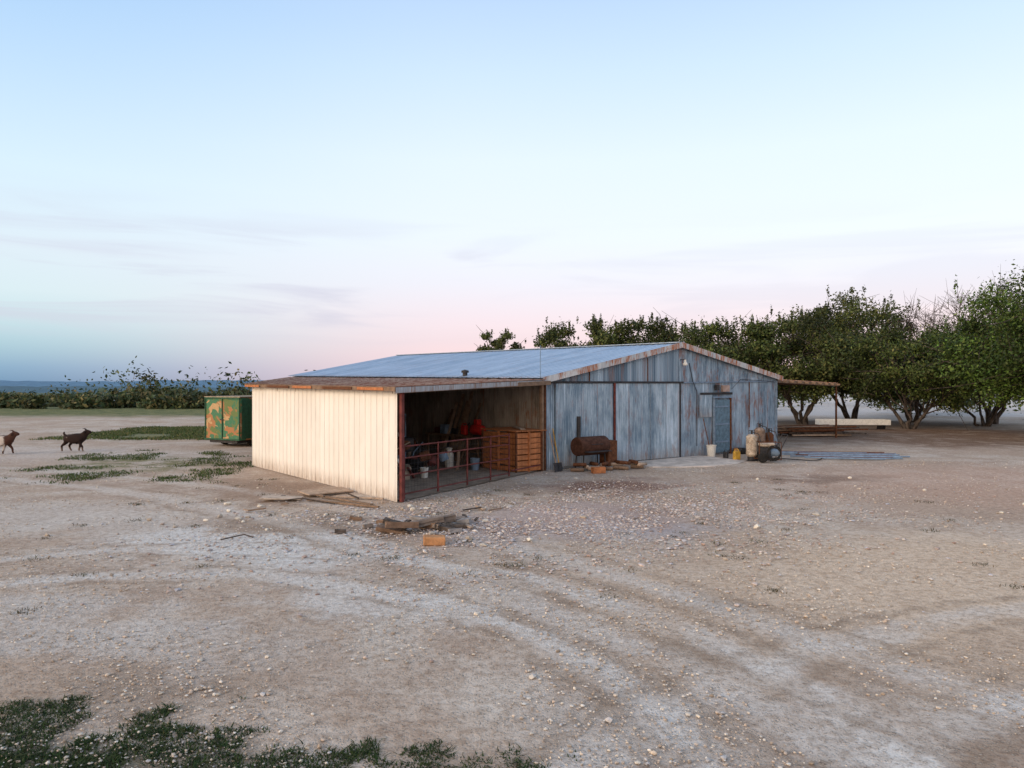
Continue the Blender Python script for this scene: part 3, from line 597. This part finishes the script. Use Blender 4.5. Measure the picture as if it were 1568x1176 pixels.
hz_=empty('garden_hose',(10.5,26,0)); tube('hose',[(9.3+i*.12,25.4+.5*math.sin(i*.33)+i*.05,.03) for i in range(30)],.018,black,hz_,6)
def jerry(name,loc,s,mat,rz):
    e=empty(name,loc); box('can',(loc[0],loc[1],loc[2]+.2*s),(.34*s,.18*s,.4*s),mat,e,(0,0,rz),.04); tube('grip',[(loc[0]-.1*s,loc[1],loc[2]+.4*s),(loc[0]-.06*s,loc[1],loc[2]+.47*s),(loc[0]+.06*s,loc[1],loc[2]+.47*s),(loc[0]+.1*s,loc[1],loc[2]+.4*s)],.018*s,mat,e)
    tube('spout',[(loc[0]+.12*s,loc[1],loc[2]+.38*s),(loc[0]+.22*s,loc[1],loc[2]+.5*s)],.025*s,dark,e)
jerry('fuel_can',(8.25,25.9,0),.85,yellow,.4); jerry('fuel_can',(8.45,26.6,0),.8,orange,1.0); jerry('fuel_can',(8.0,26.4,0),.7,dark,1.9)
def bucket(name,loc,mat,s=1):
    e=empty(name,loc); lathe('pail',[(0,.01),(.12*s,0),(.155*s,.36*s),(.165*s,.36*s),(.165*s,.38*s),(.15*s,.38*s),(.12*s,.03)],mat,e,loc,(0,0,0),18)
    tube('bail',[(loc[0]-.16*s,loc[1],loc[2]+.35*s),(loc[0]-.1*s,loc[1]-.08,loc[2]+.28*s),(loc[0]+.1*s,loc[1]-.08,loc[2]+.28*s),(loc[0]+.16*s,loc[1],loc[2]+.35*s)],.005,dark,e)
bucket('plastic_bucket',G(7.85,.5,0),whitep,1.2); bucket('plastic_bucket',(-2.6,20.9,.02),whitep,.8); bucket('metal_bucket',(-1.2,22.8,.02),bluep,1); bucket('plastic_bucket',G(10.6,.4,0),dark,1)
def tire(name,loc,rot,R=.33):
    e=empty(name,loc); lathe('tread',[(R*.58,-.09),(R*.9,-.11),(R,-.07),(R,.07),(R*.9,.11),(R*.58,.09),(R*.58,-.09)],black,e,loc,rot,24); lathe('rim',[(0,.0),(R*.25,.03),(R*.55,-.03),(R*.58,.05)],dark,e,loc,rot,16)
tire('tire',(-3.1,22.2,.12),(0,0,0)); tire('tire',(-3.1,22.22,.35),(0,.05,0)); tire('tire',(-3.3,24.5,.33),(1.4,0,.6)); tire('tire',G(9.9,.35,.1),(0,0,0),.28)
cc=np.array((-.02,23.05)); cr=empty('wooden_crate',(cc[0],cc[1],0))
def CP(a,b,z): p=cc+gdir*a+wdir*b; return (p[0],p[1],z)
hw,hl,H=.48,.85,1.28
for k in range(7):
    z=.12+k*.175; j=lambda:random.uniform(-.012,.012)
    beam('plank_front_%d'%k,CP(-hw,-hl,z+j()),CP(hw,-hl,z+j()),.03,.15,wood_o,cr); beam('plank_left_%d'%k,CP(-hw,-hl+.02,z+j()),CP(-hw,hl,z+j()),.03,.15,wood_o,cr); beam('plank_right_%d'%k,CP(hw,-hl,z),CP(hw,hl,z),.03,.155,wood_o,cr)
for k,(a_,b_) in enumerate(((-hw-.03,-hl-.03),(hw+.03,-hl-.03),(-hw-.03,hl),(0,-hl-.035),(-hw-.035,0))): beam('corner_%d'%k,CP(a_,b_,.02),CP(a_,b_,H),.07,.05,rust if k<3 else wood_o,cr)
for k in range(6): beam('lid_%d'%k,CP(-hw-.06+k*.21+.1,-hl-.07,H+.03),CP(-hw-.06+k*.21+.1,hl+.05,H+.03+.01),.2,.035,wood_o,cr)
beam('loose_board',CP(-.1,-.7,H+.08),CP(.35,.3,H+.10),.18,.03,woodl,cr)
wb=empty('workbench',(-1.6,26.0,0))
def WB(a_,b_,z): p=np.array((-1.9,25.9))+wdir*a_+np.array((-.772,-.636))*b_; return (p[0],p[1],z)
beam('top',WB(-1.6,0,.92),WB(1.8,0,.92),.75,.06,wood,wb); beam('lower_shelf',WB(-1.5,0,.4),WB(1.7,0,.4),.6,.04,wood,wb)
for k,(a_,b_) in enumerate(((-1.5,-.3),(-1.5,.3),(1.7,-.3),(1.7,.3))): beam('leg_%d'%k,WB(a_,b_,0),WB(a_,b_,.9),.08,.08,wood,wb)
e=empty('air_compressor',WB(-1.2,.1,.95)); p=WB(-1.2,.1,1.18); lathe('tank',[(0,-.34),(.14,-.31),(.18,-.24),(.18,.24),(.14,.31),(0,.34)],red,e,p,(math.radians(90),0,wa+math.pi/2)); box('motor',(p[0],p[1],p[2]+.27),(.24,.2,.2),red,e,(0,0,wa),.03); box('feet',(p[0],p[1],p[2]-.2),(.3,.25,.05),dark,e,(0,0,wa))
jerry('fuel_can',WB(-.4,.1,.95),.9,red,wa)
for k,(a_,b_,z,s,m) in enumerate(((.2,0,1.06,(.4,.25,.22),dark),(.8,.1,1.12,(.35,.3,.34),bluep),(1.3,0,1.05,(.5,.25,.2),maroon),(0,.05,.55,(.5,.4,.25),woodl),(.9,0,.56,(.5,.4,.28),dark))):
    e=empty('toolbox',WB(a_,b_,z)); box('case',WB(a_,b_,z),s,m,e,(0,0,wa),.02); beam('handle',WB(a_-.1,b_,z+s[2]/2+.04),WB(a_+.1,b_,z+s[2]/2+.04),.02,.02,dark,e)
sh=empty('storage_rack',(-5.4,25.5,0))
def SH(a_,b_,z): p=np.array((-4.9,24.4))+wdir*a_+np.array((.772,.636))*b_; return (p[0],p[1],z)
for k in range(3): beam('shelf_%d'%k,SH(-.9,0,.45+k*.65),SH(1.4,0,.45+k*.65),.55,.04,wood,sh)
for k,(a_,b_) in enumerate(((-.9,-.27),(-.9,.27),(1.4,-.27),(1.4,.27))): beam('upright_%d'%k,SH(a_,b_,0),SH(a_,b_,2.0),.06,.06,dark,sh)
for k in range(16):
    a_=random.uniform(-.8,1.3); lv=random.randrange(3); s=random.uniform(.18,.4); m=random.choice([dark,bluep,woodl,red,whitep,rust,tanm])
    if k%2: box('bin_%d'%k,SH(a_,random.uniform(-.1,.1),.475+lv*.65+s*.4),(s,s*.8,s*.8),m,sh,(0,0,wa+random.uniform(-.3,.3)),.02)
    else: lathe('tin_%d'%k,[(0,0),(s*.35,0),(s*.35,s*.8),(0,s*.8)],m,sh,SH(a_,random.uniform(-.1,.1),.475+lv*.65),(0,0,0),14)
jk=empty('scrap_heap',(-2.8,21.5,0)); JM=[dark,rust,bluep,wood,woodl,whitep,maroon,tanm,dark]
for k in range(46):
    s_=random.random(); base=P1+gv*random.uniform(.15,.6)+wdir*random.uniform(1.6,5.0)+gdir*(-.2); x,y=base; z=random.uniform(.05,.75)*(1-.3*s_); m=random.choice(JM); r=(random.uniform(-.5,.5),random.uniform(-.5,.5),random.uniform(0,3)); kk=k%4
    if kk==0: box('block_%d'%k,(x,y,z),(random.uniform(.15,.5),random.uniform(.12,.4),random.uniform(.1,.35)),m,jk,r,.03)
    elif kk==1: lathe('drum_%d'%k,[(0,-.12),(.13,-.12),(.14,-.1),(.14,.1),(.13,.12),(0,.12)],m,jk,(x,y,z),r,14)
    elif kk==2: beam('board_%d'%k,(x,y,z*.3),(x+random.uniform(-.8,.8),y+random.uniform(-.6,.8),z+random.uniform(.1,.7)),.09,.03,m,jk)
    else: tube('pipe_%d'%k,[(x,y,.05),(x+random.uniform(-.2,.2),y+.2,z+.3),(x+random.uniform(-.5,.5),y+.5,z+.6)],.022,m,jk)
en=empty('engine_hoist',(-3.4,20.6,0))
for k,(x0,y0) in enumerate(((-3.9,21.6),(-3.2,21.9))): beam('leg_%d'%k,(x0,y0,.05),(x0+.2,y0+1,.05),.08,.08,bluep,en)
beam('mast',(-3.5,22.9,0),(-3.5,22.9,1.6),.1,.1,bluep,en); beam('boom',(-3.5,22.9,1.58),(-3.3,21.7,1.85),.08,.08,bluep,en); tube('chain',[(-3.3,21.7,1.83),(-3.3,21.7,1.2)],.012,dark,en)
box('engine_block',(-3.3,21.7,.95),(.45,.6,.42),dark,en,(0,0,.4),.05); lathe('engine_pulley',[(0,-.03),(.14,-.03),(.12,0),(.14,.03),(0,.03)],rust,en,(-3.2,21.35,.95),(math.radians(90),0,.4),14)
lm=empty('leaning_lumber',WP(P3,4,0))
for k in range(9): beam('board_%d'%k,WP(P3,3.4+k*.22,.03,.75+random.uniform(-.1,.1)),WP(P3,3.4+k*.22+random.uniform(-.2,.2),random.uniform(1.7,2.6),.08),.14,.03,random.choice([wood,woodl,wood]),lm)
db=empty('scrap_boards',(-5,17.3,0))
box('plywood_sheet',(-4.75,18.0,.07),(1.25,.62,.03),woodl,db,(0.05,.02,.75),.004); box('plywood_sheet_2',(-5.55,17.0,.06),(.95,.42,.03),simple('weathered_ply',c3(.54,.44,.35),.9),db,(0,.03,.1),.004)
beam('plank_1',(-5.3,17.9,.05),(-3.2,16.1,.05),.10,.03,wood,db); beam('plank_2',(-4.3,17.3,.04),(-3.1,17.0,.04),.07,.03,woodl,db); beam('plank_3',(-4.9,16.9,.03),(-3.0,15.9,.03),.06,.04,wood,db)
for k in range(16):
    x=random.uniform(-5.8,-.4); y=16.2-(x+3)*.35+random.uniform(-1.9,.3) if x<-2.6 else random.uniform(13.2,15.6); a_=random.uniform(0,3.1); l=random.uniform(.12,.5); beam('wood_scrap_%d'%k,(x,y,.03),(x+math.cos(a_)*l,y+math.sin(a_)*l,random.uniform(.03,.07)),random.uniform(.03,.1),.025,(wood,woodl,bark)[k%3],db)
tube('branch_1',[(-4.6,17.2,.06),(-4.1,17.4,.12),(-3.7,17.0,.05)],.02,bark,db); tube('branch_2',[(-5.6,16.6,.04),(-5.0,16.8,.08),(-4.1,16.3,.03)],.015,bark,db); tube('branch_3',[(-5.2,12.6,.02),(-4.9,12.9,.05),(-4.7,12.8,.02)],.012,bark,db)
rp=empty('rubble_pile',(-1.7,13.6,0)); rm=[simple('broken_stone',c3(.22,.175,.145),.95,scale=8),simple('weathered_log',c3(.20,.13,.09),.95,scale=8),simple('grey_stone',c3(.30,.28,.27),.95,scale=8),bark]
for k in range(24):
    x=random.uniform(-2.45,-1.0); y=13.7+random.gauss(0,.25)+(x+1.7)*.35; s=(random.uniform(.25,.65),random.uniform(.08,.15),random.uniform(.07,.13))
    if k>15: x=random.uniform(-3.5,-.6); y=random.uniform(12.9,14.6); s=(random.uniform(.12,.3),.09,.07)
    bm=bmesh.new(); bmesh.ops.create_cube(bm,size=1); bmesh.ops.subdivide_edges(bm,edges=bm.edges[:],cuts=2,use_grid_fill=True)
    for v in bm.verts:
        v.co=Vector((v.co.x*s[0],v.co.y*s[1],v.co.z*s[2])); v.co+=Vector([random.uniform(-.009,.009) for _ in range(3)])
    o=bm_obj('chunk_%d'%k,bm,rm[k%4],rp); o.location=(x,y,s[2]*.45+(.1 if k%3==0 and k<15 else 0)); o.rotation_euler=(random.uniform(-.2,.2),random.uniform(-.22,.22),random.uniform(-.7,1.2))
ob=empty('clay_block',(-1.36,12.35,0)); box('block',(-1.36,12.35,.065),(.38,.2,.15),orange,ob,(.06,.05,.15),.015)
pp=empty('pipe_stack',(13,27.5,0))
for k in range(12): tube('pipe_%d'%k,[(11.2+random.uniform(-.9,.5),28.9-k*.24,.045),(13.0,28.6-k*.25+random.uniform(-.25,.25),.045),(14.6+random.uniform(-1.1,.8),28.3-k*.22,.045)],.028,bluep if k%3 else rust,pp)
lp=empty('lumber_pile',(16.5,39,0))
for k in range(24): 
    z=.08+.11*(k//6); a_=random.uniform(-.15,.15); l=random.uniform(1.2,2.2); x=16.2+random.uniform(-.8,.8); y=37.6+(k%6)*.4
    beam('timber_%d'%k,(x-l,y-l*a_,z),(x+l,y+l*a_,z+random.uniform(-.02,.14)),.15,.08,random.choice([wood,woodl,rust,bark]),lp)
tr=empty('white_trough',(22,46,0)); beam('trough_side_front',(19.0,43.6,.45),(23.2,43.2,.45),.05,.34,whitep,tr); beam('trough_side_rear',(19.0,44.2,.45),(23.2,43.8,.45),.05,.34,whitep,tr); beam('trough_bottom',(19.0,43.9,.30),(23.2,43.5,.30),.58,.04,whitep,tr)
for k,x in enumerate((19.3,22.9)): beam('trough_leg_%d'%k,(x,43.8,0),(x,43.7,.28),.5,.1,dark,tr)
# ---------------------------------------------------------------- camouflage trailer
t=NT('camouflage_paint'); tcx=t.n('ShaderNodeTexCoord').outputs['Object']; n1=t.noise(tcx,1.5,2,.5,.8).outputs[0]; n2=t.noise(t.mapping(tcx,(5,3,1)),1.8,2,.5,.8).outputs[0]; n3=t.noise(tcx,9,4,.7).outputs[0]
cx=t.mix(t.mapr(n1,.50,.53),c3(.05,.17,.09),c3(.36,.165,.07)); cx=t.mix(t.mapr(n2,.56,.58),cx,c3(.12,.17,.06)); cx=t.mix(t.mapr(n2,.40,.38),cx,c3(.46,.30,.15)); cx=t.mix(t.mapr(n3,.45,.75,0,.5),cx,c3(.2,.15,.1)); camo=t.out(cx,.7)
T0=np.array((-14.0,32.2)); T1=np.array((-12.0,31.2)); tf=(T1-T0)/np.linalg.norm(T1-T0); tb_=np.array((-tf[1],tf[0])); tl=empty('camouflage_trailer',(T1[0],T1[1],0))
def TP(a_,b_,z): p=T0+tf*a_+tb_*b_; return (p[0],p[1],z)
ta=math.atan2(tf[1],tf[0]); W=2.2; LL=3.8; c=TP(W/2,LL/2,1.24); box('body',c,(W,LL,1.9),camo,tl,(0,0,ta),.03)
dg=simple('dark_green_paint',c3(.03,.11,.06),.6)
box('side_panel',TP(W+.012,LL/2,1.24),(.02,LL-.2,1.75),dg,tl,(0,0,ta),.0)
for k,(a_,b_) in enumerate(((.03,-.02),(W-.03,-.02),(W/2,-.02))): beam('frame_v_%d'%k,TP(a_,b_,.3),TP(a_,b_,2.19),.05,.04,dg,tl)
beam('frame_top',TP(0,-.03,2.17),TP(W,-.03,2.17),.04,.06,dg,tl); beam('frame_bottom',TP(0,-.03,.32),TP(W,-.03,.32),.04,.07,dg,tl)
box('roof_cap',TP(W/2,LL/2,2.22),(W+.08,LL+.08,.05),simple('roof_tan',c3(.35,.27,.18)),tl,(0,0,ta),.01)
beam('latch',TP(W/2-.1,-.05,1.2),TP(W/2+.12,-.05,1.2),.02,.05,dark,tl)
beam('chassis',TP(W/2,.05,.22),TP(W/2,LL-.05,.22),W*.8,.14,dark,tl)
for k,(a_,b_) in enumerate(((.25,.9),(W-.2,.9),(.25,LL-.8),(W-.2,LL-.8))):
    lathe('wheel_%d'%k,[(0,-.09),(.2,-.09),(.28,-.07),(.28,.07),(.2,.09),(0,.09)],black,tl,TP(a_,b_,.27),(math.radians(90),0,ta+math.pi/2),18)
def house(x,y,s,wallc,roofc):
    e=empty('farmhouse',(x,y,gz(x,y))); z=gz(x,y)-.5; m=simple('house_wall',wallc,.8,scale=1); rmt=simple('house_roof',roofc,.8,scale=1)
    box('walls',(x,y,z+s*.35),(s*1.6,s,s*.7),m,e,bev=.02)
    bm=bmesh.new(); vs=[bm.verts.new(p) for p in ((-s*.9,-s*.6,0),(s*.9,-s*.6,0),(s*.9,s*.6,0),(-s*.9,s*.6,0),(-s*.9,0,s*.4),(s*.9,0,s*.4))]
    for f in ((0,1,5,4),(2,3,4,5),(0,4,3),(1,2,5),(0,3,2,1)): bm.faces.new([vs[i] for i in f])
    o=bm_obj('roof',bm,rmt,e); o.location=(x,y,z+s*.7)
    for k in(-.4,0.1,.5): box('window',(x+k*s,y-s*.505,z+s*.4),(s*.18,.05,s*.22),dark,e,bev=0)
house(-70,124,2.3,c3(.5,.53,.56),c3(.25,.32,.42))
# ---------------------------------------------------------------- goats
def goat(x,y,rz,kind,walk):
    t=NT('goat_coat_'+kind); oc=t.n('ShaderNodeTexCoord').outputs['Object']; n1=t.noise(oc,3.2,3,.5).outputs[0]; nf=t.noise(oc,60,3,.7).outputs[0]
    s=t.n('ShaderNodeSeparateXYZ'); t.l(oc,s.inputs[0])
    if kind=='dark':
        c=t.mix(t.mapr(nf,.3,.7),c3(.015,.009,.008),c3(.035,.018,.013)); c=t.mix(t.mapr(n1,.66,.70,0,.8),c,c3(.5,.42,.34)); c=t.mix(t.mapr(s.outputs[0],.56,.58,0,.9),c,c3(.55,.48,.42))
        c=t.mix(t.math('MULTIPLY',t.mapr(s.outputs[2],.2,.14),.6),c,c3(.22,.15,.11))
    else:
        c=t.mix(t.mapr(s.outputs[0],.10,.18),c3(.50,.43,.37),c3(.07,.025,.015)); c=t.mix(t.mapr(n1,.50,.54,0,.95),c,c3(.06,.025,.016)); c=t.mix(t.mapr(nf,.4,.8,0,.3),c,c3(.2,.14,.1))
    m=t.out(c,.9); S=[];E=[]
    def v(co_,r,par=None):
        if isinstance(r,tuple): r=(r[0]*1.5,r[1]*1.48)
        else: r=r*1.55
        S.append((co_,r))
        if par is not None: E.append((par,len(S)-1))
        return len(S)-1
    pel=v((-.28,0,.55),(.115,.13)); mid=v((-.08,0,.52),(.15,.168),pel); ch=v((.15,0,.535),(.13,.165),mid); nb=v((.25,0,.63),(.088,.115),ch); nm=v((.33,0,.735),(.06,.08),nb); hd=v((.39,0,.835),(.055,.064),nm); mz=v((.49,0,.80),(.042,.05),hd); v((.565,0,.765),(.03,.035),mz)
    t1=v((-.40,0,.66),.028,pel); t2=v((-.46,0,.76),.024,t1); v((-.43,0,.82),.012,t2)
    for sg in(-1,1):
        w1=walk*sg
        h=v((-.31,sg*.095,.48),(.07,.095),pel); kn=v((-.25+w1*.05,sg*.105,.38),(.05,.062),h); hk=v((-.40+w1*.08,sg*.105,.235),.026,kn); fl=v((-.36+w1*.10,sg*.105,.07),.019,hk); v((-.335+w1*.11,sg*.105,.018),.022,fl)
        sh_=v((.16,sg*.09,.44),(.055,.07),ch); el=v((.14-w1*.03,sg*.095,.35),.037,sh_); k2=v((.18-w1*.09,sg*.095,.21),.025,el); f2=v((.165-w1*.12,sg*.095,.06),.018,k2); v((.19-w1*.12,sg*.095,.018),.022,f2)
        e1=v((.37,sg*.06,.85),.018,hd); e2=v((.345,sg*.115,.80),.024,e1); v((.34,sg*.125,.725),.013,e2)
        h1=v((.365,sg*.022,.90),.012,hd); h2=v((.31,sg*.035,.945),.009,h1); v((.255,sg*.05,.945),.005,h2)
    me=bpy.data.meshes.new('goat'); me.from_pydata([a for a,_ in S],E,[]); me.materials.append(m)
    o=bpy.data.objects.new('goat',me); COL.objects.link(o); o.location=(x,y,0); o.rotation_euler=(0,0,rz); o.scale=(1.1,1.1,1.0)
    sk=o.modifiers.new('skin','SKIN'); sk.use_smooth_shade=True
    for i,(_,r) in enumerate(S): me.skin_vertices[0].data[i].radius=(r,r) if not isinstance(r,tuple) else r
    me.skin_vertices[0].data[0].use_root=True
    ss=o.modifiers.new('sub','SUBSURF'); ss.levels=2; ss.render_levels=2
goat(-18.1,29.3,.05,'dark',1.0)
goat(-20.35,28.2,.1,'brown',-1.0)
